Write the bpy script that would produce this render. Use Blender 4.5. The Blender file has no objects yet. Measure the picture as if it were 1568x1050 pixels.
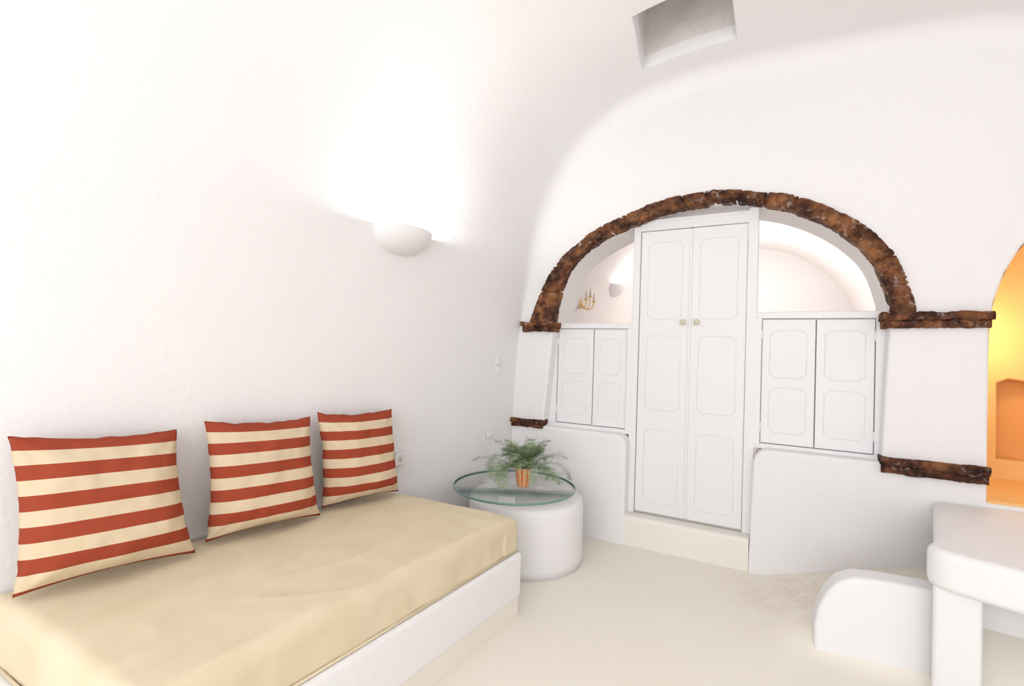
import bpy, bmesh, math, random
from mathutils import Vector, Matrix, noise
random.seed(7)
S=bpy.context.scene
COL=bpy.context.collection
try:
    S.view_settings.view_transform='Standard'; S.view_settings.look='None'; S.view_settings.exposure=0.19
except Exception: pass

# ------------------------------------------------------------ materials
def mat_base(name, col, rough=0.6, spec=0.3):
    m=bpy.data.materials.new(name); m.use_nodes=True
    nt=m.node_tree; b=nt.nodes['Principled BSDF']
    b.inputs['Base Color'].default_value=(*col,1); b.inputs['Roughness'].default_value=rough
    b.inputs['Specular IOR Level'].default_value=spec
    return m,nt,b
def add_bump(nt,b,scale,strength,dist=0.01,detail=2,coord='Object'):
    tc=nt.nodes.new('ShaderNodeTexCoord'); n=nt.nodes.new('ShaderNodeTexNoise'); bp=nt.nodes.new('ShaderNodeBump')
    n.inputs['Scale'].default_value=scale; n.inputs['Detail'].default_value=detail
    bp.inputs['Strength'].default_value=strength; bp.inputs['Distance'].default_value=dist
    nt.links.new(tc.outputs[coord],n.inputs['Vector']); nt.links.new(n.outputs['Fac'],bp.inputs['Height']); nt.links.new(bp.outputs['Normal'],b.inputs['Normal'])
    return tc,n
def noisy(name,c1,c2,scale,rough=0.7,bump=0.2,bscale=60,spec=0.3,bdist=0.005,detail=2):
    m,nt,b=mat_base(name,c1,rough,spec)
    tc,_=add_bump(nt,b,bscale,bump,bdist)
    n=nt.nodes.new('ShaderNodeTexNoise'); n.inputs['Scale'].default_value=scale; n.inputs['Detail'].default_value=detail
    r=nt.nodes.new('ShaderNodeValToRGB'); r.color_ramp.elements[0].color=(*c1,1); r.color_ramp.elements[1].color=(*c2,1)
    r.color_ramp.elements[0].position=.35; r.color_ramp.elements[1].position=.65
    nt.links.new(tc.outputs['Object'],n.inputs['Vector']); nt.links.new(n.outputs['Fac'],r.inputs['Fac']); nt.links.new(r.outputs['Color'],b.inputs['Base Color'])
    return m
def plain(name,c,rough=.8,bump=.35,bscale=45,spec=.2,bdist=.006):
    m,nt,b=mat_base(name,c,rough,spec); add_bump(nt,b,bscale,bump,bdist,2); return m
PLASTER=plain('white_plaster',(.880,.870,.873))
PLASTER_SHADE=noisy('shaded_vent_plaster',(.78,.73,.71),(.84,.81,.795),5.0,.9,.5,30,.1,.01)  # vent shaft shading put into the grey of the plaster
PLASTER2=plain('warm_white_plaster',(.88,.842,.83))
PAINT=plain('white_paint',(.88,.88,.888),.45,.06,90,.35,.002)
PAINTG=plain('white_paint_gap',(.64,.66,.68),.6,.06,90,.2,.002)
FLOORM=noisy('cream_floor_paint',(.89,.84,.745),(.91,.865,.78),1.6,.36,.1,12,.35,.004)
STEPM=noisy('pale_cream_paint',(.89,.86,.79),(.905,.875,.81),1.6,.5,.1,12,.3,.004)
MATT=noisy('beige_bed_cover',(.735,.63,.445),(.775,.675,.49),6,.9,.5,420,.1,.001)
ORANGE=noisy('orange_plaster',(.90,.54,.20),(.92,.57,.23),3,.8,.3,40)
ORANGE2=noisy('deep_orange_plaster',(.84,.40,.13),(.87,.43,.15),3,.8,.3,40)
BRASS,_,bb=mat_base('pale_brass',(.80,.62,.32),.4); bb.inputs['Metallic'].default_value=.6
KNOB=noisy('cream_knob',(.72,.66,.52),(.76,.7,.56),20,.35,.02)
PLASTIC=plain('white_plastic',(.855,.845,.84),.5,.02,50)
PLUGD=plain('socket_grey',(.62,.60,.58),.5,.05,50)

def brick_mat():
    m,nt,b=mat_base('weathered_red_stone',(.2,.07,.03),.8,.25)
    tc,_=add_bump(nt,b,34,1.0,.012,9)
    n=nt.nodes.new('ShaderNodeTexNoise'); n.inputs['Scale'].default_value=6; n.inputs['Detail'].default_value=10; n.inputs['Roughness'].default_value=.8
    r=nt.nodes.new('ShaderNodeValToRGB'); cr=r.color_ramp
    cr.elements[0].position=.34; cr.elements[0].color=(.012,.006,.005,1)
    cr.elements[1].position=.74; cr.elements[1].color=(.46,.33,.25,1)
    for p,c in ((.43,(.050,.021,.014)),(.48,(.12,.050,.028)),(.53,(.22,.095,.044)),(.59,(.37,.16,.06)),(.65,(.29,.16,.11))):
        e=cr.elements.new(p); e.color=(*c,1)
    n2=nt.nodes.new('ShaderNodeTexNoise'); n2.inputs['Scale'].default_value=22; n2.inputs['Detail'].default_value=8; n2.inputs['Roughness'].default_value=.75
    r2=nt.nodes.new('ShaderNodeValToRGB'); r2.color_ramp.elements[0].position=.56; r2.color_ramp.elements[1].position=.65
    mx=nt.nodes.new('ShaderNodeMixRGB'); mx.inputs[2].default_value=(.50,.43,.39,1)
    n3=nt.nodes.new('ShaderNodeTexNoise'); n3.inputs['Scale'].default_value=3.2; n3.inputs['Detail'].default_value=3
    r3=nt.nodes.new('ShaderNodeMapRange'); r3.inputs[1].default_value=.4; r3.inputs[2].default_value=.62; r3.inputs[3].default_value=.1; r3.inputs[4].default_value=1
    ad=nt.nodes.new('ShaderNodeMath'); ad.operation='MULTIPLY'
    n4=nt.nodes.new('ShaderNodeTexNoise'); n4.inputs['Scale'].default_value=4.5; n4.inputs['Detail'].default_value=4
    r4=nt.nodes.new('ShaderNodeValToRGB'); r4.color_ramp.elements[0].position=.38; r4.color_ramp.elements[0].color=(.36,.31,.29,1); r4.color_ramp.elements[1].position=.62; r4.color_ramp.elements[1].color=(1.0,.95,.9,1)
    ml=nt.nodes.new('ShaderNodeMixRGB'); ml.blend_type='MULTIPLY'; ml.inputs[0].default_value=1
    for x in (n,n2,n3): nt.links.new(tc.outputs['Object'],x.inputs['Vector'])
    of=nt.nodes.new('ShaderNodeVectorMath'); of.operation='ADD'; of.inputs[1].default_value=(5,2,7)
    nt.links.new(tc.outputs['Object'],of.inputs[0]); nt.links.new(of.outputs[0],n4.inputs['Vector']); nt.links.new(n4.outputs['Fac'],r4.inputs['Fac'])
    nt.links.new(n.outputs['Fac'],r.inputs['Fac']); nt.links.new(n2.outputs['Fac'],r2.inputs['Fac']); nt.links.new(n3.outputs['Fac'],r3.inputs[0])
    nt.links.new(r2.outputs['Color'],ad.inputs[0]); nt.links.new(r3.outputs[0],ad.inputs[1])
    nt.links.new(r.outputs['Color'],ml.inputs[1]); nt.links.new(r4.outputs['Color'],ml.inputs[2])
    nt.links.new(ad.outputs[0],mx.inputs[0]); nt.links.new(ml.outputs[0],mx.inputs[1]); nt.links.new(mx.outputs[0],b.inputs['Base Color'])
    return m
BRICK=brick_mat()

def stripe_mat():
    m,nt,b=mat_base('red_cream_striped_canvas',(.5,.1,.05),.9,.1)
    tc,_=add_bump(nt,b,500,.3,.001)
    sp=nt.nodes.new('ShaderNodeSeparateXYZ'); nt.links.new(tc.outputs['UV'],sp.inputs[0])
    mu=nt.nodes.new('ShaderNodeMath'); mu.operation='MULTIPLY_ADD'; mu.inputs[1].default_value=5.1; mu.inputs[2].default_value=-.12
    fr=nt.nodes.new('ShaderNodeMath'); fr.operation='FRACT'
    gt=nt.nodes.new('ShaderNodeMath'); gt.operation='GREATER_THAN'; gt.inputs[1].default_value=.50
    mx=nt.nodes.new('ShaderNodeMixRGB'); mx.inputs[1].default_value=(.70,.57,.40,1); mx.inputs[2].default_value=(.34,.064,.033,1)
    nt.links.new(sp.outputs[1],mu.inputs[0]); nt.links.new(mu.outputs[0],fr.inputs[0]); nt.links.new(fr.outputs[0],gt.inputs[0])
    nt.links.new(gt.outputs[0],mx.inputs[0]); nt.links.new(mx.outputs[0],b.inputs['Base Color'])
    return m
STRIPE=stripe_mat()

def glass_mat():
    m=bpy.data.materials.new('clear_glass'); m.use_nodes=True; nt=m.node_tree; nt.nodes.clear()
    o=nt.nodes.new('ShaderNodeOutputMaterial'); mx=nt.nodes.new('ShaderNodeMixShader'); t=nt.nodes.new('ShaderNodeBsdfTransparent'); g=nt.nodes.new('ShaderNodeBsdfGlossy'); f=nt.nodes.new('ShaderNodeLayerWeight')
    pw=nt.nodes.new('ShaderNodeMath'); pw.operation='POWER'; pw.inputs[1].default_value=5
    ml=nt.nodes.new('ShaderNodeMath'); ml.operation='MULTIPLY_ADD'; ml.inputs[1].default_value=.8; ml.inputs[2].default_value=.04
    t.inputs[0].default_value=(.992,.998,.994,1); g.inputs['Roughness'].default_value=.02
    nt.links.new(f.outputs['Facing'],pw.inputs[0]); nt.links.new(pw.outputs[0],ml.inputs[0])
    nt.links.new(ml.outputs[0],mx.inputs[0]); nt.links.new(t.outputs[0],mx.inputs[1]); nt.links.new(g.outputs[0],mx.inputs[2]); nt.links.new(mx.outputs[0],o.inputs[0])
    return m
GLASS=glass_mat()
GEDGE,_,gb=mat_base('green_glass_edge',(.16,.30,.26),.15,.6)
FERN=noisy('fern_green',(.16,.25,.12),(.36,.44,.26),30,.6,.1)
STEM=noisy('fern_stem',(.2,.27,.1),(.26,.32,.14),30,.6,.1)
SOIL=noisy('soil',(.05,.03,.02),(.09,.06,.04),60,.95)
def pot_mat():
    m,nt,b=mat_base('orange_striped_pot',(.8,.3,.05),.35,.4)
    tc=nt.nodes.new('ShaderNodeTexCoord'); sp=nt.nodes.new('ShaderNodeSeparateXYZ'); nt.links.new(tc.outputs['UV'],sp.inputs[0])
    mu=nt.nodes.new('ShaderNodeMath'); mu.operation='MULTIPLY'; mu.inputs[1].default_value=9
    fr=nt.nodes.new('ShaderNodeMath'); fr.operation='FRACT'
    r=nt.nodes.new('ShaderNodeValToRGB'); cr=r.color_ramp; cr.interpolation='CONSTANT'
    cr.elements[0].position=0; cr.elements[0].color=(.72,.20,.035,1); cr.elements[1].position=.45; cr.elements[1].color=(.80,.70,.56,1)
    e=cr.elements.new(.60); e.color=(.80,.35,.07,1); e=cr.elements.new(.86); e.color=(.80,.70,.56,1)
    nt.links.new(sp.outputs[0],mu.inputs[0]); nt.links.new(mu.outputs[0],fr.inputs[0]); nt.links.new(fr.outputs[0],r.inputs[0]); nt.links.new(r.outputs[0],b.inputs['Base Color'])
    return m
POT=pot_mat()
def emis(name,col,st):
    m=bpy.data.materials.new(name); m.use_nodes=True; nt=m.node_tree; b=nt.nodes['Principled BSDF']
    b.inputs['Emission Color'].default_value=(*col,1); b.inputs['Emission Strength'].default_value=st; return m
BULB=emis('lit_bulb',(1,.9,.75),12)

# ------------------------------------------------------------ helpers
def obj(name,verts,faces,mat,parent=None,smooth=False):
    me=bpy.data.meshes.new(name); me.from_pydata([tuple(v) for v in verts],[],faces); me.update()
    o=bpy.data.objects.new(name,me); COL.objects.link(o)
    if mat: me.materials.append(mat)
    if parent: o.parent=parent
    if smooth:
        for p in me.polygons: p.use_smooth=True
    return o
def fixn(o):
    bm=bmesh.new(); bm.from_mesh(o.data); bmesh.ops.recalc_face_normals(bm,faces=bm.faces); bm.to_mesh(o.data); bm.free()
def bevel(o,w,seg=4,ang=35):
    m=o.modifiers.new('bevel','BEVEL'); m.width=w; m.segments=seg; m.limit_method='ANGLE'; m.angle_limit=math.radians(ang)
    n=o.modifiers.new('wn','WEIGHTED_NORMAL'); n.keep_sharp=False
    for p in o.data.polygons: p.use_smooth=True
def prism(name,poly,a,b,axis,mat,parent=None,bev=0,seg=4):
    n=len(poly)
    if axis=='z': v=[(p[0],p[1],a) for p in poly]+[(p[0],p[1],b) for p in poly]
    else: v=[(p[0],a,p[1]) for p in poly]+[(p[0],b,p[1]) for p in poly]
    f=[tuple(range(n)),tuple(range(2*n-1,n-1,-1))]+[(i,i+n,(i+1)%n+n,(i+1)%n) for i in range(n)]
    o=obj(name,v,f,mat,parent); fixn(o)
    if bev: bevel(o,bev,seg)
    return o
def box(name,x0,x1,y0,y1,z0,z1,mat,parent=None,bev=0,seg=3):
    return prism(name,[(x0,y0),(x1,y0),(x1,y1),(x0,y1)],z0,z1,'z',mat,parent,bev,seg)
def empty(name):
    e=bpy.data.objects.new(name,None); e.empty_display_size=.1; COL.objects.link(e); return e
def catmull(pts,n):
    P=[Vector(p) for p in pts]; P=[2*P[0]-P[1]]+P+[2*P[-1]-P[-2]]; out=[]
    m=len(P)-3
    for i in range(m):
        for k in range(n):
            t=k/n; a,b,c,d=P[i:i+4]
            out.append(.5*((2*b)+(c-a)*t+(2*a-5*b+4*c-d)*t*t+(3*b-a-3*c+d)*t**3))
    out.append(P[-2]); return out
def resample(pts,n):
    P=[Vector(p) for p in pts]; L=[0]
    for i in range(1,len(P)): L.append(L[-1]+(P[i]-P[i-1]).length)
    out=[];j=0
    for k in range(n):
        d=L[-1]*k/(n-1)
        while j<len(L)-2 and L[j+1]<d: j+=1
        t=(d-L[j])/max(1e-9,L[j+1]-L[j]); out.append(P[j].lerp(P[j+1],t))
    return out
def sstep(a,b,x):
    t=min(1,max(0,(x-a)/(b-a))); return t*t*(3-2*t)
def tube(name,pts,r,mat,parent=None,cyclic=False,res=3):
    P=[Vector(p) for p in pts]; n=len(P); K=4+2*res; v=[];f=[]
    ref=None
    for i in range(n):
        a=P[(i-1)%n] if (cyclic or i>0) else P[0]; b=P[(i+1)%n] if (cyclic or i<n-1) else P[-1]
        t=(b-a); 
        if t.length<1e-9: t=Vector((0,0,1))
        t.normalize()
        if ref is None:
            ref=Vector((0,0,1)) if abs(t.z)<.9 else Vector((1,0,0))
        x=ref-t*ref.dot(t)
        if x.length<1e-6: x=t.orthogonal()
        x.normalize(); ref=x; y=t.cross(x)
        for k in range(K):
            an=2*math.pi*k/K; v.append(P[i]+x*(r*math.cos(an))+y*(r*math.sin(an)))
    for i in range(n if cyclic else n-1):
        j=(i+1)%n
        for k in range(K): f.append((i*K+k,i*K+(k+1)%K,j*K+(k+1)%K,j*K+k))
    if not cyclic: f.append(tuple(range(K-1,-1,-1))); f.append(tuple(range((n-1)*K,n*K)))
    return obj(name,v,f,mat,parent,True)
def holed_wall(name,loops,y0,y1,mat,bev=.015):
    cu=bpy.data.curves.new(name,'CURVE'); cu.dimensions='2D'; cu.fill_mode='BOTH'
    for L in loops:
        sp=cu.splines.new('POLY'); sp.points.add(len(L)-1)
        for p,q in zip(sp.points,L): p.co=(q[0],q[1],0,1)
        sp.use_cyclic_u=True
    cu.bevel_depth=bev; cu.bevel_resolution=4; cu.offset=-bev; cu.extrude=(y1-y0)/2-bev
    o=bpy.data.objects.new(name+'_c',cu); COL.objects.link(o)
    me=bpy.data.meshes.new_from_object(o)
    bpy.data.objects.remove(o)
    me.transform(Matrix.Translation((0,(y0+y1)/2,0))@Matrix.Rotation(math.radians(90),4,'X'))
    me.name=name; o=bpy.data.objects.new(name,me); COL.objects.link(o); me.materials.clear(); me.materials.append(mat)
    return o
def lathe(name,prof,n,mat,center,parent=None,uv=False):
    v=[];f=[];m=len(prof)
    for i in range(n):
        a=2*math.pi*i/n
        for r,z in prof: v.append((center[0]+r*math.cos(a),center[1]+r*math.sin(a),center[2]+z))
    for i in range(n):
        for k in range(m-1):
            f.append((i*m+k,((i+1)%n)*m+k,((i+1)%n)*m+k+1,i*m+k+1))
    o=obj(name,v,f,mat,parent,True)
    if uv:
        u=o.data.uv_layers.new(name='UV')
        for pi,p in enumerate(o.data.polygons):
            i=pi//(m-1)
            for li,(du) in zip(p.loop_indices,(0,1,1,0)): u.data[li].uv=((i+du)/n,.5)
    return o

# ------------------------------------------------------------ vaulted shell
prof=[(-1.80,-.05),(-1.80,.4),(-1.795,.9),(-1.78,1.3),(-1.745,1.62),(-1.69,1.9),(-1.60,2.25),(-1.45,2.62),(-1.25,2.90),(-.965,3.085),(-.612,3.17),(-.254,3.19),(.175,3.185),(.6,3.16),(1.06,3.08),(1.5,2.88),(1.9,2.5),(2.15,2.0),(2.25,1.5),(2.28,.8),(2.28,-.05)]
PR=resample(catmull([(a,0,b) for a,b in prof],8),150)
YS=[-2.3+i*(5.46/120) for i in range(120)]+[3.19,3.22,3.25,3.275,3.295,3.312,3.326,3.337,3.344,3.349,3.352]
NYS=len(YS)
VX0,VX1,VY0,VY1=-.80,-.20,2.53,3.05
def wx(x,y): return x-.14*(3.35-y)*(1-sstep(-1.6,-.8,x))
xi=[i for i,p in enumerate(PR) if p.z>2.8]
def near(lst,val,key): return min(lst,key=lambda i:abs(key(i)-val))
i0=near(xi,VX0,lambda i:PR[i].x); i1=near(xi,VX1,lambda i:PR[i].x)
j0=near(range(NYS),VY0,lambda i:YS[i]); j1=near(range(NYS),VY1,lambda i:YS[i]); YS[j0]=VY0; YS[j1]=VY1
v=[];f=[];nP=len(PR)
for j,y in enumerate(YS):
    for i,p in enumerate(PR):
        x=wx(p.x,y); q=Vector((x,y,p.z)); d=noise.noise(q*1.3)*.012+noise.noise(q*4)*.003
        if p.z<.1: d=0
        R=.012+.11*sstep(1.6,2.3,p.z); dy=y-(3.352-R)
        if dy>0: d+=R-math.sqrt(max(0,R*R-dy*dy))
        if i<=i1+3 and i>=i0-6:
            wgt=1-min(1,abs(i-i0)/6); q.x+=.06*wgt*sstep(3.05,2.47,y)*sstep(1.6,2.3,y)
        cx=Vector((.1-x,0,1.4-p.z)); cx.normalize(); v.append(q+cx*d)
hole_f={(i,j) for j in range(j0,j1) for i in range(i0,i1)}
full=[];tag=[]
for j in range(NYS-1):
    for i in range(nP-1):
        if (i,j) in hole_f: continue
        a=j*nP+i; full.append((a,a+1,a+nP+1,a+nP))
        z=(PR[i].z+PR[i+1].z)/2; tag.append(('wall_left' if PR[i].x<0 else 'wall_right') if z<1.75 else 'ceiling')
tmp=bpy.data.meshes.new('t'); tmp.from_pydata([tuple(q) for q in v],[],full); tmp.update()
VN=[Vector(x.normal) for x in tmp.vertices]
for nm in ('wall_left','wall_right','ceiling'):
    fs=[q for q,t in zip(full,tag) if t==nm]; used=sorted({i for q in fs for i in q}); mp={a:b for b,a in enumerate(used)}
    o=obj(nm,[v[i] for i in used],[tuple(mp[i] for i in q) for q in fs],PLASTER,None,True)
    o.data.normals_split_custom_set_from_vertices([VN[i] for i in used])
ring=[(i,j0) for i in range(i0,i1)]+[(i1,j) for j in range(j0,j1)]+[(i,j1) for i in range(i1,i0,-1)]+[(i0,j) for j in range(j1,j0,-1)]
base=[v[j*nP+i] for i,j in ring]; cc=sum(base,Vector())/len(base)
n=len(base); levels=[(1,0),(.985,.012),(.965,.035),(.95,.075),(.94,.2),(.93,.42)]
vv=[]
for s,h in levels:
    for b in base: vv.append(Vector((cc.x+(b.x-cc.x)*s,cc.y+(b.y-cc.y)*s,b.z+h)))
ff=[];f2=[]
for l in range(len(levels)-1):
    for k in range(n): (ff if l<3 else f2).append((l*n+k,l*n+(k+1)%n,(l+1)*n+(k+1)%n,(l+1)*n+k))
f2.append(tuple((len(levels)-1)*n+k for k in range(n)))
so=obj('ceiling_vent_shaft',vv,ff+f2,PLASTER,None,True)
so.data.materials.append(PLASTER_SHADE)
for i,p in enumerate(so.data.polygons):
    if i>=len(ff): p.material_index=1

# back wall
arch_in=[(-1.47,1.55),(-1.44,1.71),(-1.37,1.91),(-1.29,2.03),(-1.12,2.14),(-.82,2.26),(-.54,2.31),(-.30,2.315),(-.15,2.295),(.04,2.24),(.22,2.15),(.37,2.03),(.48,1.89),(.54,1.70),(.56,1.60)]
arch_out=[(-1.72,1.55),(-1.62,1.77),(-1.48,2.00),(-1.32,2.14),(-1.08,2.28),(-.82,2.37),(-.54,2.42),(-.30,2.415),(-.15,2.385),(.10,2.33),(.33,2.21),(.53,2.04),(.64,1.83),(.70,1.60)]
AI=resample(catmull([(a,b,0) for a,b in arch_in],6),120)
AO=resample(catmull([(a,b,0) for a,b in arch_out],6),120)
WB=3.79
hole=[(-1.54,.755),(-1.50,1.2),(-1.475,1.5)]
hole+=[tuple(AI[i].lerp(AO[i],.10)[:2]) for i in range(2,118,2)]
hole+=[(.565,1.55),(.55,1.2),(.54,.765)]
def arc(cx,cz,r,a0,a1,n): return [(cx+r*math.cos(math.radians(a0+(a1-a0)*k/n)),cz+r*math.sin(math.radians(a0+(a1-a0)*k/n))) for k in range(n+1)]
hole+=arc(-.10+.09,.765-.09,.09,90,180,6)+[(-.115,-.03),(-.895,-.03)]+arc(-.895-.07,.755-.07,.07,0,90,6)
nic=[(.975,.62),(.975,1.0),(.975,1.5),(.99,1.65),(1.03,1.80),(1.09,1.93),(1.2,2.07),(1.35,2.18),(1.55,2.22),(1.75,2.16),(1.9,2.02),(2.0,1.8),(2.03,1.5),(2.03,.62)]
outer=[(-1.9,-.1)]+[(p.x*1.03-.01,p.z+.05) for p in PR[::2] if p.z>.5]+[(2.4,-.1)]
holed_wall('wall_back',[outer,hole,nic],3.35,WB,PLASTER,.018)

fo=[(-2.75,-.1),(-2.7,1.6),(-2.4,2.5),(-1.6,3.3),(.2,3.4),(1.6,3.1),(2.4,2.2),(2.45,-.1)]
holed_wall('wall_front',[fo,[(-1.7,.5),(-1.7,2.1),(-1.2,2.5),(.2,2.65),(1.4,2.5),(1.8,2.1),(1.8,.5)]],-2.45,-2.2,PLASTER,.015)

# floor with ramp
v=[];f=[];NX,NY=90,90
def fh(x,y):
    t=sstep(0,.2,x); a=2.3+.28*t; b=2.9-.2*t
    return max(0,min(.24,(x+.05)*.31))*sstep(a,b,y)
for j in range(NY+1):
    for i in range(NX+1):
        x=-2.75+i*5.2/NX; y=-2.4+j*6.1/NY
        v.append((x,y,fh(x,y)))
for j in range(NY):
    for i in range(NX): a=j*(NX+1)+i; f.append((a,a+1,a+NX+2,a+NX+1))
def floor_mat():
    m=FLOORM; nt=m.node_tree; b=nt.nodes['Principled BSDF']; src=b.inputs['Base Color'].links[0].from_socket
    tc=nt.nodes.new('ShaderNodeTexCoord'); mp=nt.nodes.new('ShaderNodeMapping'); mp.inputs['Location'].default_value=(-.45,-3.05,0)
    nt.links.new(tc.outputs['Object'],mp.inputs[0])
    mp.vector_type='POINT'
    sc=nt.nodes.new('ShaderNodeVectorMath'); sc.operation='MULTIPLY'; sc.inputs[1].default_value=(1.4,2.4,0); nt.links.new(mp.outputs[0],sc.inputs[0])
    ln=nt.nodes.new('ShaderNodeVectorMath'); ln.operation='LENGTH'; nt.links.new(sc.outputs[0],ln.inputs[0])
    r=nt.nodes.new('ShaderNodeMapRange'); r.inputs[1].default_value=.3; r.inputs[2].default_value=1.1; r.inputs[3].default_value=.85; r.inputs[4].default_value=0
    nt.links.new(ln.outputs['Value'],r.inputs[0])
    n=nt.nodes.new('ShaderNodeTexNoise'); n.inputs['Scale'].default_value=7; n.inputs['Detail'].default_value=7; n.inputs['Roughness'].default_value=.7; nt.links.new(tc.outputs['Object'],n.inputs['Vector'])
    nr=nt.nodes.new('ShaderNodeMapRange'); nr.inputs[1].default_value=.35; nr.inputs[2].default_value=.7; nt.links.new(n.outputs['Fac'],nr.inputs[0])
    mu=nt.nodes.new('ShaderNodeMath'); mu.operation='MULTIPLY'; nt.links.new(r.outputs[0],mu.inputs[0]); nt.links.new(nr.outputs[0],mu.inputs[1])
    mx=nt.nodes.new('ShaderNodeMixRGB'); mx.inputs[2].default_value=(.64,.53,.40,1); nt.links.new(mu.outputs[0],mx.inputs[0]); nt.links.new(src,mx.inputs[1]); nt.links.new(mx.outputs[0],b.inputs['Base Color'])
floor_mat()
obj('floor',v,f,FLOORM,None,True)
# step: single rounded nosing, ends and foot run into the jambs and the floor
sp_=[(3.358,-.01),(3.358,.175)]+[(3.383-.025*math.cos(a),.175+.025*math.sin(a)) for a in [math.pi/2*k/5 for k in range(1,6)]]+[(3.66,.20),(3.66,-.01)]
vs=[(-.896,y,z) for y,z in sp_]+[(-.114,y,z) for y,z in sp_]; ns=len(sp_)
so=obj('door_step',vs,[tuple(range(ns)),tuple(range(2*ns-1,ns-1,-1))]+[(i,i+ns,(i+1)%ns+ns,(i+1)%ns) for i in range(ns)],STEPM); fixn(so)

# ------------------------------------------------------------ brick arch
def brick_arch():
    N=520
    A=resample(AI,N); B=resample(AO,N); v=[];f=[]
    ringd=[(0,.09),(0,.045),(0,.008),(.06,-.002),(.2,-.007),(.36,-.009),(.5,-.010),(.64,-.009),(.8,-.007),(.94,-.002),(1,.008),(1,.05),(1,.09)]
    joints=[];s=0
    while s<N: s+=random.choice([26,34,42,52]); joints.append(s)
    seg=0; off=[(random.uniform(-.007,.007),random.uniform(-.006,.006)) for _ in range(60)]
    K=len(ringd)
    for i in range(N):
        while seg<len(joints)-1 and i>joints[seg]: seg+=1
        a=A[i];b=B[i]; nrm=(b-a); w=nrm.length; nrm.normalize()
        for r,y in ringd:
            sk=(r-.5)*6*math.sin(seg*2.1)
            dj=min(abs(i+sk-j) for j in joints); g=max(0,1-dj/1.6)
            p=a+nrm*(w*(.03+.80*r)+off[seg][0]*.6+(-g*.010*(2*r-1)))
            q=Vector((p.x,3.332+y+off[seg][1]+g*.018,p.y))
            k=Vector((noise.noise(q*10),noise.noise(q*10+Vector((9,0,0))),noise.noise(q*10+Vector((0,9,0)))))*.006
            k+=Vector((noise.noise(q*45),noise.noise(q*45+Vector((9,0,0))),noise.noise(q*45+Vector((0,9,0)))))*.005
            v.append(q+k)
    for i in range(N-1):
        for k in range(K-1): a=i*K+k; f.append((a,a+1,a+K+1,a+K))
    f.append(tuple(range(K))); f.append(tuple(range((N-1)*K,N*K)))
    o=obj('brick_arch_trim',v,f,BRICK,None,True); fixn(o)
brick_arch()
def rough_block(name,layers,parent):
    bm=bmesh.new()
    for x0,x1,y0,y1,z0,z1 in layers:
        nx=max(2,int((x1-x0)/.012)); rg=[(y1,z0),(y0+.006,z0),(y0,z0+.008),(y0-.002,(z0+z1)/2),(y0,z1-.008),(y0+.006,z1),(y1,z1)]
        rows=[]
        for i in range(nx+1):
            x=x0+(x1-x0)*i/nx; rows.append([bm.verts.new((x,y,z)) for y,z in rg])
        for i in range(nx):
            for k in range(len(rg)-1): bm.faces.new((rows[i][k],rows[i+1][k],rows[i+1][k+1],rows[i][k+1]))
        bm.faces.new(rows[0]); bm.faces.new(rows[-1][::-1])
    for w in bm.verts:
        q=w.co.copy()
        w.co+=Vector((noise.noise(q*12),noise.noise(q*12+Vector((9,0,0))),noise.noise(q*12+Vector((0,9,0)))))*.008+Vector((noise.noise(q*50),noise.noise(q*50+Vector((9,0,0))),noise.noise(q*50+Vector((0,9,0)))))*.005
    bmesh.ops.recalc_face_normals(bm,faces=bm.faces)
    me=bpy.data.meshes.new(name); bm.to_mesh(me); bm.free(); me.materials.append(BRICK)
    o=bpy.data.objects.new(name,me); COL.objects.link(o)
    for p in me.polygons: p.use_smooth=True
    if parent: o.parent=parent
    return o
imp=empty('brick_impost_trim')
rough_block('impost_left',[(-1.735,-1.455,3.305,3.45,1.512,1.548),(-1.725,-1.465,3.318,3.45,1.475,1.515)],imp)
rough_block('impost_right',[(.525,.985,3.305,3.45,1.558,1.60),(.535,.975,3.318,3.45,1.515,1.560)],imp)
rough_block('sill_left',[(-1.80,-1.525,3.31,3.42,.768,.80),(-1.79,-1.535,3.322,3.42,.738,.772)],imp)
rough_block('sill_right',[(.53,.975,3.30,3.42,.762,.803),(.535,.97,3.318,3.42,.715,.765)],imp)

# ------------------------------------------------------------ doors
def molding(name,x0,x1,z0,z1,y,parent,notch=.022,r=.003):
    pts=[]
    def c(cx,cz,a0,a1):
        for k in range(5):
            a=math.radians(a0+(a1-a0)*k/4); pts.append((cx+notch*math.cos(a),y,cz+notch*math.sin(a)))
    c(x0,z0,90,0); c(x1,z0,180,90); c(x1,z1,270,180); c(x0,z1,360,270)
    tube(name,pts,r,PAINT,parent,True,1)
def leaf(name,x0,x1,z0,z1,y,panels,parent,inset=.055):
    box(name,x0,x1,y,y+.03,z0,z1,PAINT,parent,.004,2)
    for i,(a,b) in enumerate(panels):
        molding(name+'_mould_%d'%i,x0+inset,x1-inset,a,b,y,parent)
d=empty('double_door'); Y0=3.47
leaf('leaf_left',-.853,-.512,.215,2.205,Y0,[(.29,.80),(.94,1.46),(1.58,2.12)],d)
leaf('leaf_right',-.506,-.163,.215,2.205,Y0,[(.29,.80),(.94,1.46),(1.58,2.12)],d)
box('frame_left',-.905,-.856,Y0-.015,Y0+.06,.20,2.245,PAINT,d,.005,2)
box('frame_right',-.160,-.10,Y0-.015,Y0+.06,.20,2.30,PAINT,d,.005,2)
box('frame_top',-.86,-.155,Y0-.012,Y0+.06,2.208,2.265,PAINT,d,.004,2)
box('frame_cap',-.87,-.14,Y0-.02,Y0+.05,2.262,2.285,PAINT,d,.004,2)
box('astragal',-.520,-.503,Y0-.008,Y0+.0,.22,2.2,PAINT,d,.003,2)
box('door_back_panel',-.85,-.165,Y0+.031,Y0+.036,.205,2.205,PAINTG,d)
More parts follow.
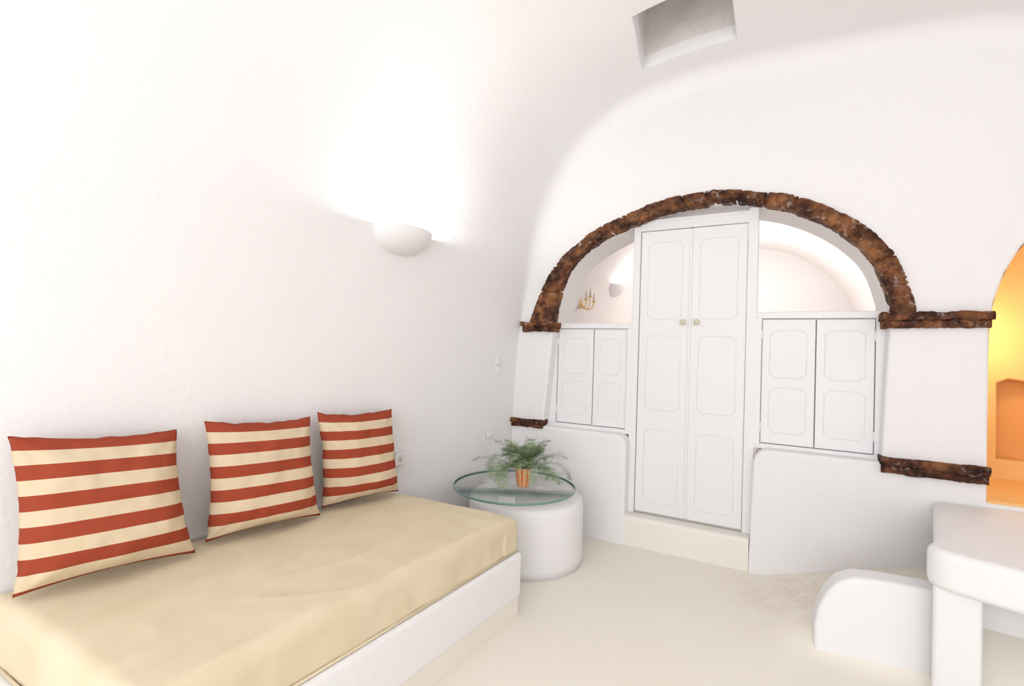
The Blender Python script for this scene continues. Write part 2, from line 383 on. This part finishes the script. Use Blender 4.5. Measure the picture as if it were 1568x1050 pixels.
for i,x in enumerate((-.553,-.463)):
    o=lathe('knob_%d'%i,[(0,0),(.007,0),(.007,.012),(.016,.018),(.02,.028),(.014,.038),(0,.041)],16,KNOB,(0,0,0),d)
    o.matrix_world=Matrix.Translation((x,Y0,1.555))@Matrix.Rotation(math.radians(90),4,'X')
def cupboard(x0,x1,xm,z0,z1,fl=.035,fr=.035):
    c=empty('wall_cupboard')
    box('rail_top',x0,x1,Y0-.02,Y0+.06,z1-.022,z1+.02,PAINT,c,.005,2)
    box('rail_bottom',x0,x1,Y0-.015,Y0+.06,z0-.012,z0+.02,PAINT,c,.005,2)
    box('stile_left',x0,x0+fl,Y0-.015,Y0+.06,z0+.01,z1-.015,PAINT,c,.004,2)
    box('stile_right',x1-fr,x1,Y0-.015,Y0+.06,z0+.01,z1-.015,PAINT,c,.004,2)
    a,b=z0+.024,z1-.026; h=b-a
    pn=[(a+.07,a+h*.45),(a+h*.53,b-.07)]
    leaf('leaf_left',x0+fl+.003,xm-.0025,a,b,Y0,pn,c,.045); leaf('leaf_right',xm+.0025,x1-fr-.003,a,b,Y0,pn,c,.045)
    box('back_panel',x0+.036,x1-.036,Y0+.031,Y0+.036,a,b,PAINTG,c)
    for k,z in enumerate((a+.1,b-.1)):
        for s,x in ((0,x0+fl+.002),(1,x1-fr-.002)):
            tube('hinge_%d_%d'%(k,s),[(x,Y0-.005,z-.03),(x,Y0-.005,z+.03)],.006,PAINT,c)
    return c
cupboard(-1.57,-.90,-1.19,.76,1.53,fl=.09)
cupboard(-.105,.60,.225,.765,1.60,fr=.08)

# ------------------------------------------------------------ room beyond
p2=[(-1.72,-.05),(-1.71,1.4),(-1.66,1.8),(-1.55,2.15),(-1.3,2.5),(-.9,2.75),(-.4,2.83),(.1,2.75),(.5,2.5),(.78,2.15),(.9,1.8),(.95,1.4),(.96,-.05)]
P2=resample(catmull([(a,0,b) for a,b in p2],8),60); v=[];f=[]
ys=[WB-.02+i*.12 for i in range(31)]
for y in ys:
    for p in P2: v.append((p.x,y,p.z))
for j in range(len(ys)-1):
    for i in range(59): a=j*60+i; f.append((a,a+1,a+61,a+60))
obj('ceiling_far_room',v,f,PLASTER2,None,True)
prism('wall_far',[(p.x*1.02-.0,p.z) for p in P2],7.25,7.35,'y',PLASTER2)
box('floor_far_room',-1.8,1.0,WB,7.4,-.1,.2,FLOORM)

# orange niche
def niche():
    nn=catmull([(a,b,0) for a,b in nic[2:12]],4); pts=[(.965,.61)]+[(p.x,p.y) for p in nn]+[(2.04,1.5),(2.04,.61)]
    v=[];f=[];n=len(pts)
    for y in (3.372,3.5,3.9,4.08):
        for x,z in pts: v.append((1.5+(x-1.5)*.994,y,.62+(z-.62)*.996))
    for l in range(3):
        for k in range(n): f.append((l*n+k,l*n+(k+1)%n,(l+1)*n+(k+1)%n,(l+1)*n+k))
    obj('wall_niche_lining',v,f,ORANGE)
    holed_wall('wall_niche',[[(.97,.5),(.97,2.3),(2.1,2.3),(2.1,.5)],[(1.22,.75),(1.22,1.22),(1.27,1.245),(1.34,1.235),(1.5,1.17),(1.95,.95),(1.95,.75)]],4.06,4.2,ORANGE,.015)  # slanted top edge of the hole shapes in a diagonal shadow
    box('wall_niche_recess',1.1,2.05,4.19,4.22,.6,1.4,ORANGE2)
    box('niche_sill',.975,2.03,3.36,4.06,.60,.632,ORANGE,None,.01)
niche()
# ------------------------------------------------------------ daybed
bed=empty('daybed')
def wl(y): return -2.26+.14*y
def fr(y): return -1.085-.080*(2.172-y)
pl=[(wl(.45)-.012,.45),(fr(.45),.45),(fr(2.172),2.172),(wl(2.1)-.012,2.10)]
prism('plinth',pl,.095,.315,'z',PLASTER,bed,.018,5)
k=[(wl(.46)-.01,.46),(fr(.46)-.012,.47),(fr(2.172)-.012,2.162),(wl(2.1)-.01,2.09)]
prism('plinth_base',k,0,.10,'z',FLOORM,bed)
def mattress():
    z0,z1=.317,.501; R=.045
    NU,NW=70,110
    def pt(u,w): 
        y=.56+w*(2.125+.03*u-.56); x=(wl(y)+.012)*(1-u)+(fr(y)-.022)*u; return x,y
    v=[];f=[]
    Wd=1.0;Ld=1.56
    for j in range(NW+1):
        for i in range(NU+1):
            a=-1+2*i/NU; b=-1+2*j/NW
            a=math.sin(a*math.pi/2)*.5+a*.5; b=math.sin(b*math.pi/2)*.5+b*.5
            u=(a+1)/2; w=(b+1)/2; x,y=pt(u,w)
            dx=min(u,1-u)*Wd; dy=min(w,1-w)*Ld
            def dr(dd): return R-math.sqrt(max(0,R*R-(R-dd)**2)) if dd<R else 0
            z=z1-max(dr(dx),dr(dy))-.006*(math.exp(-dx/.08)+math.exp(-dy/.08))
            q=Vector((x,y,z))
            s=min(1,min(dx,dy)/.05)
            wv=noise.noise(Vector((x*4+y*1.5,y*1.6-x,1)))*.006+noise.noise(Vector((x*11,y*5+x*4,3)))*.003+noise.noise(Vector((x*26+y*9,y*8,6)))*.0012
            rd=max(0,1-abs(noise.noise(Vector((x*3.2-y*2.6,y*1.1+x*1.8,4))))*9); wv+=rd*rd*.004*sstep(.5,1.0,(u+.2))
            q.z+=wv*s; v.append(q)
    for j in range(NW):
        for i in range(NU): a=j*(NU+1)+i; f.append((a,a+1,a+NU+2,a+NU+1))
    br=[i for i in range(NU+1)]+[j*(NU+1)+NU for j in range(1,NW+1)]+[NW*(NU+1)+i for i in range(NU-1,-1,-1)]+[j*(NU+1) for j in range(NW-1,0,-1)]
    prev=br; NL=8; cen=Vector((-1.65,1.33,0)); n=len(br); bp=[v[k].copy() for k in br]
    for l in range(1,NL+1):
        t=l/NL; cur=[]
        for k in range(n):
            p=bp[k]; z=p.z+(z0-p.z)*t; q=Vector((p.x,p.y,z))
            if abs(p.y-cen.y)>.72: o=Vector((0,1 if p.y>cen.y else -1,0))
            else: o=Vector((1 if p.x>cen.x else -1,0,0))
            fold=noise.noise(Vector((p.x*6,p.y*6,z*3)))*.014+noise.noise(Vector((p.x*20,p.y*20+z*6,z*5)))*.006
            q+=o*(fold*math.sin(math.pi*min(1,t*.9)))
            if q.x<wl(q.y)+.005: q.x=wl(q.y)+.005
            v.append(q); cur.append(len(v)-1)
        for k in range(n): f.append((prev[k],cur[k],cur[(k+1)%n],prev[(k+1)%n]))
        prev=cur
    f.append(tuple(prev))
    o=obj('mattress',v,f,MATT,bed,True); fixn(o)
    hp=[]
    for u,w,e in ((0,0,(0,-.004)),(1,0,(.002,-.004)),(1,1,(.002,.004)),(0,1,(0,.004))):
        x,y=pt(u,w); hp.append((x+e[0],y+e[1],.322))
    tube('cover_hem',hp,.005,MATT,bed)
mattress()

def pillow(name,bl,br,tl,tr,th=.165):
    bl,br,tl,tr=map(Vector,(bl,br,tl,tr)); N=40; v=[];f=[];uvs=[]
    nrm=((br-bl).cross(tl-bl)).normalized()
    if nrm.x<0: nrm=-nrm
    for side in (1,-1):
        for j in range(N+1):
            for i in range(N+1):
                a=i/N*2-1; b=j/N*2-1
                a=math.sin(a*math.pi/2)*.4+a*.6; b=math.sin(b*math.pi/2)*.4+b*.6
                sx=a*(1-.085*(1-b*b)*abs(a)**3); sz=b*(1-.075*(1-a*a)*abs(b)**3)
                u=(sx+1)/2; w=(sz+1)/2
                p=(bl*(1-u)+br*u)*(1-w)+(tl*(1-u)+tr*u)*w
                prf=max(0,(1-abs(a)**2.8)*(1-abs(b)**2.8))**.62
                bot=1+.35*max(0,-b)
                h=th*.5*prf*(1.05*bot if side>0 else .6)
                q=p+nrm*side*h
                wr=noise.noise(Vector((q.y*9,q.z*9,q.x*4+side*3)))*.014+noise.noise(Vector((q.y*25,q.z*20,side*5)))*.006
                an=math.atan2(1-abs(b),1-abs(a)+1e-6); cr=max(0,1-math.hypot(1-abs(a),1-abs(b))/.7)
                wr+=math.sin(an*9+bl.y*5)*.009*cr
                wr*=min(1,prf*1.8)
                edge=noise.noise(Vector((a*5,b*5,bl.y*7)))*.006
                q+=nrm*(side*wr)+Vector((0,edge*(abs(a)>.95),edge*(b>.95)))
                if q.z<.512: q.z=.512
                v.append(q); uvs.append(((a+1)/2,(b+1)/2))
    M=(N+1)**2
    for s in range(2):
        for j in range(N):
            for i in range(N):
                a=s*M+j*(N+1)+i; q=(a,a+1,a+N+2,a+N+1); f.append(q if s==0 else q[::-1])
    o=obj(name,v,f,STRIPE,None,True)
    u=o.data.uv_layers.new(name='UV')
    for l in o.data.loops: u.data[l.index].uv=uvs[l.vertex_index]
    bm=bmesh.new(); bm.from_mesh(o.data); bmesh.ops.remove_doubles(bm,verts=bm.verts,dist=.0008); bm.to_mesh(o.data); bm.free()
    return o
def W(y,off,z): return (wl(y)+off,y,z)
pillow('striped_pillow',(-2.01,.580,.516),(-1.90,1.045,.516),W(.575,.080,.995),W(1.030,.080,.967))
pillow('striped_pillow',(-1.965,1.120,.516),(-1.855,1.577,.516),W(1.125,.080,.990),W(1.582,.080,.967))
pillow('striped_pillow',(-1.93,1.650,.516),(-1.82,2.075,.516),W(1.615,.080,.982),W(2.072,.080,.967))

# ------------------------------------------------------------ side table
tb=empty('glass_top_side_table')
TC=(-1.40,2.83)
lathe('masonry_drum',[(0,0),(.375,0),(.372,.05),(.370,.20),(.368,.36),(.362,.385),(.345,.398),(0,.40)],72,PLASTER,(TC[0],TC[1],0),tb)
GC=(-1.445,2.745)
lathe('glass_top',[(0,.450),(.386,.450),(.386,.463),(0,.463)],96,GLASS,(*GC,0),tb)
lathe('glass_edge',[(.3862,.4495),(.3905,.452),(.3905,.461),(.3862,.4635)],96,GEDGE,(*GC,0),tb)
for i,a in enumerate((-75,45,165)):
    x=GC[0]+.2*math.cos(math.radians(a)); y=GC[1]+.2*math.sin(math.radians(a))
    box('spacer_%d'%i,x-.05,x+.05,y-.02,y+.02,.399,.449,PAINT,tb,.004)

# fern
fp=empty('potted_fern'); PC=Vector((-1.385,2.745,.4635))
lathe('pot',[(0,0),(.036,0),(.038,.004),(.056,.118),(.058,.122),(.052,.122),(.048,.10),(0,.10)],44,POT,PC,fp,True)
lathe('soil',[(0,.108),(.05,.104)],24,SOIL,PC,fp)
def fern():
    v=[];f=[];sv=[];sf=[]
    def ribbon(pts,w,V,F,up):
        b=len(V)
        for i,p in enumerate(pts):
            t=(pts[min(i+1,len(pts)-1)]-pts[max(i-1,0)]).normalized(); s=t.cross(up); 
            if s.length<1e-4: s=Vector((1,0,0))
            s.normalize(); ww=w*(1-.7*i/len(pts)); V.append(p+s*ww); V.append(p-s*ww)
        for i in range(len(pts)-1): F.append((b+2*i,b+2*i+1,b+2*i+3,b+2*i+2))
    NF=54
    for k in range(NF):
        az=k*2.39996+random.uniform(-.25,.25); L=random.uniform(.19,.40); el=math.radians(random.uniform(22,85))
        L*=1.0 if el<1.05 else .66
        drp=random.uniform(1.0,2.6)
        p=PC+Vector((math.cos(az)*.02,math.sin(az)*.02,.105)); pts=[p.copy()]; n=16; azv=az; tw=random.uniform(-.05,.05)
        for i in range(n):
            azv+=tw
            e=el-drp*(i/n)**1.5*(L/.3); d=Vector((math.cos(azv)*math.cos(e),math.sin(azv)*math.cos(e),math.sin(e))); p=p+d*L/n
            if p.z<PC.z+.03: p.z=PC.z+.03
            if p.x<-1.80: p.x=-1.80
            pts.append(p.copy())
        ribbon(pts,.0012,sv,sf,Vector((.1,.2,1)))
        for i in range(3,len(pts)):
            t=(pts[i]-pts[i-1]).normalized(); sd=t.cross(Vector((0,0,1))); 
            if sd.length<.01: sd=Vector((1,0,0))
            sd.normalize(); up=sd.cross(t)
            for sub in (0,.5):
              for s in (1,-1):
                q0=pts[i-1].lerp(pts[i],sub); fr_=(i+sub)/n
                bl=.055*math.sin(math.pi*min(1,(1.08-fr_)**.8))*random.uniform(.55,1.15)+.006
                dr=(sd*s*.85+t*.6+up*random.uniform(-.6,.6)).normalized(); cu=dr.cross(up).normalized()
                m=5
                for a in range(m):
                    c=q0+dr*bl*(a+.6)/m; ll=.010*(1-a/m*.4)
                    for s2 in (1,-1):
                        d2=(dr*.6+cu*s2+up*random.uniform(-.7,.7)).normalized()
                        wv=d2.cross(up).normalized()*.0019; b=len(v)
                        v.extend([c-wv*.4,c+d2*ll*.5+wv,c+d2*ll,c+d2*ll*.5-wv]); f.append((b,b+1,b+2,b+3))
                b=len(v); wv=cu*.0007; v.extend([q0-wv,q0+wv,q0+dr*bl]); f.append((b,b+1,b+2))
    obj('fronds',v,f,FERN,fp); obj('stems',sv,sf,STEM,fp)
fern()

# ------------------------------------------------------------ wall sconces
def sconce(cx,cy,cz,slope,energy,wd=.185,dp=.13,ht=.135,face=1,back=.05,col=(1,.975,.94)):
    e=empty('wall_sconce')
    al=Vector((slope,1,0)).normalized(); ou=Vector((1,-slope,0)).normalized()*face; C=Vector((cx,cy,cz))
    v=[];f=[];NA,NB=36,14
    for j in range(NB+1):
        th=math.pi/2*j/NB
        for i in range(NA+3):
            ph=math.pi*min(1,max(0,(i-1)/NA)); r=math.cos(th)**.8 if j<NB else .0
            bk=-.07 if i in (0,NA+2) else 0
            v.append(C+al*(wd*math.cos(ph)*r)+ou*(dp*math.sin(ph)*r-back*math.sin(th)**2+bk)+Vector((0,0,-ht*math.sin(th))))
    M=NA+3
    for j in range(NB):
        for i in range(M-1): a=j*M+i; f.append((a,a+1,a+M+1,a+M))
    o=obj('plaster_bowl',v,f,PLASTER,e,True); s=o.modifiers.new('s','SOLIDIFY'); s.thickness=.008; s.offset=0
    lathe('bulb',[(0,-.02),(.012,-.018),(.02,0),(.012,.018),(0,.022)],16,BULB,C+ou*.06+Vector((0,0,-.05)),e)
    l=bpy.data.lights.new('sconce_light','POINT'); l.energy=energy; l.color=col; l.shadow_soft_size=.03
    lo=bpy.data.objects.new('sconce_light',l); COL.objects.link(lo); lo.parent=e; lo.location=C+ou*.065+Vector((0,0,-.012))
    return e
sconce(-1.85,2.06,1.975,.14,13)
sconce(-1.62,5.30,2.10,0,8,wd=.22)
sconce(2.19,.4,1.9,0,20,face=-1,col=(1,.97,.97))  # out-of-view sconce added on the right wall to even out the light
sconce(-2.42,-1.0,1.95,.14,5)  # another added sconce, behind the camera, as fill light

# candle wall light in far room
cw=empty('candle_wall_light'); q=Vector((-1.66,4.40,1.80))
lathe('backplate',[(0,-.05),(.02,-.04),(.025,0),(.018,.04),(0,.06)],14,BRASS,q,cw)
for i,(dy,dz) in enumerate(((-.11,.05),(0,.09),(.11,.05))):
    pts=[q+Vector((.02,0,0)),q+Vector((.05,dy*.4,-.05)),q+Vector((.09,dy*.9,-.03)),q+Vector((.10,dy,dz-.03))]
    tube('arm_%d'%i,[tuple(p) for p in catmull(pts,6)],.006,BRASS,cw)
    c=q+Vector((.10,dy,dz-.03))
    lathe('cup_%d'%i,[(0,0),(.012,0),(.022,.012),(.020,.016),(0,.016)],14,BRASS,c,cw)
    lathe('candle_%d'%i,[(0,.014),(.009,.014),(.009,.07),(.004,.085),(0,.10)],10,KNOB,c,cw)

def plate(name,y,z,w,h,n=1,off=0):
    e=empty(name)
    for k in range(n):
        x=wl(y)+off; zz=z-k*(h+.004)
        R=Matrix.Translation((x,y,zz))@Matrix.Rotation(-math.atan(.14),4,'Z')
        o=box('plate_%d'%k,-.005,.008,-w/2,w/2,-h/2,h/2,PLASTIC,e,.004); o.matrix_world=R
        if name=='wall_outlet':
            o=lathe('socket_%d'%k,[(0,.009),(.018,.009),(.020,.007)],20,PLUGD,(0,0,0),e)
            o.matrix_world=R@Matrix.Rotation(math.radians(90),4,'Y')
        else:
            o=box('rocker_%d'%k,.006,.011,-w*.3,w*.3,-h*.3,h*.3,PLASTIC,e,.002); o.matrix_world=R
plate('wall_outlet',2.215,.655,.075,.075,1,.006)
plate('light_switch',3.12,1.24,.06,.06,2,.010)
plate('cable_cover_plate',3.06,.70,.07,.05,1,.003)

# ------------------------------------------------------------ curb and counter at right
cp=[(.185,-.02),(.185,.12),(.195,.19),(.225,.27),(.27,.335),(.33,.368),(.42,.378),(.74,.388),(.74,-.02)]
prism('low_curb_wall',cp,2.61,2.74,'y',PLASTER,None,.02,4)
ct=empty('masonry_counter')
cpl=[(.76,3.347),(.60,2.62)]+[(.56,2.54),(.555,2.50),(.575,2.455),(.62,2.425)]+[(.85,2.33),(2.23,1.95),(2.23,3.347)]
prism('counter_top',cpl,.445,.60,'z',PLASTER,ct,.03,6)
prism('counter_leg',[(.565,2.48),(.70,2.43),(.74,2.57),(.60,2.60)],0,.46,'z',PLASTER,ct,.02,4)
prism('counter_back',[(.76,2.72),(2.23,2.6),(2.23,2.72),(.76,2.84)],0,.46,'z',PLASTER,ct,.01)

# ------------------------------------------------------------ lights
w=bpy.data.worlds.new('world'); S.world=w; w.use_nodes=True
w.node_tree.nodes['Background'].inputs[0].default_value=(.95,.97,1,1); w.node_tree.nodes['Background'].inputs[1].default_value=1.5
def area(name,loc,rot,sx,sy,en,col):
    l=bpy.data.lights.new(name,'AREA'); l.shape='RECTANGLE'; l.size=sx; l.size_y=sy; l.energy=en; l.color=col
    o=bpy.data.objects.new(name,l); COL.objects.link(o); o.location=loc; o.rotation_euler=rot; return o
area('window_daylight',(0.05,-2.15,1.55),(math.radians(90),0,0),3.3,2.0,55,(1,.985,.988))
def point(name,loc,en,col,r=.05):
    l=bpy.data.lights.new(name,'POINT'); l.energy=en; l.color=col; l.shadow_soft_size=r
    o=bpy.data.objects.new(name,l); COL.objects.link(o); o.location=loc
point('far_room_fill',(-.3,6.0,2.1),28,(1,.95,.93),.15)  # unseen point light added to brighten the far room
point('niche_lamp',(1.12,3.80,1.5),4.1,(1,.84,.60),.05)

# ------------------------------------------------------------ camera
cd=bpy.data.cameras.new('camera'); cam=bpy.data.objects.new('camera',cd); COL.objects.link(cam)
cd.sensor_width=36; cd.lens=16.9; cd.clip_start=.02
M=Matrix.Rotation(math.radians(28.6),4,'Z')@Matrix.Rotation(math.radians(91.1),4,'X')@Matrix.Rotation(math.radians(1.9),4,'Z')
M.translation=Vector((0,0,1.31)); cam.matrix_world=M
S.camera=cam
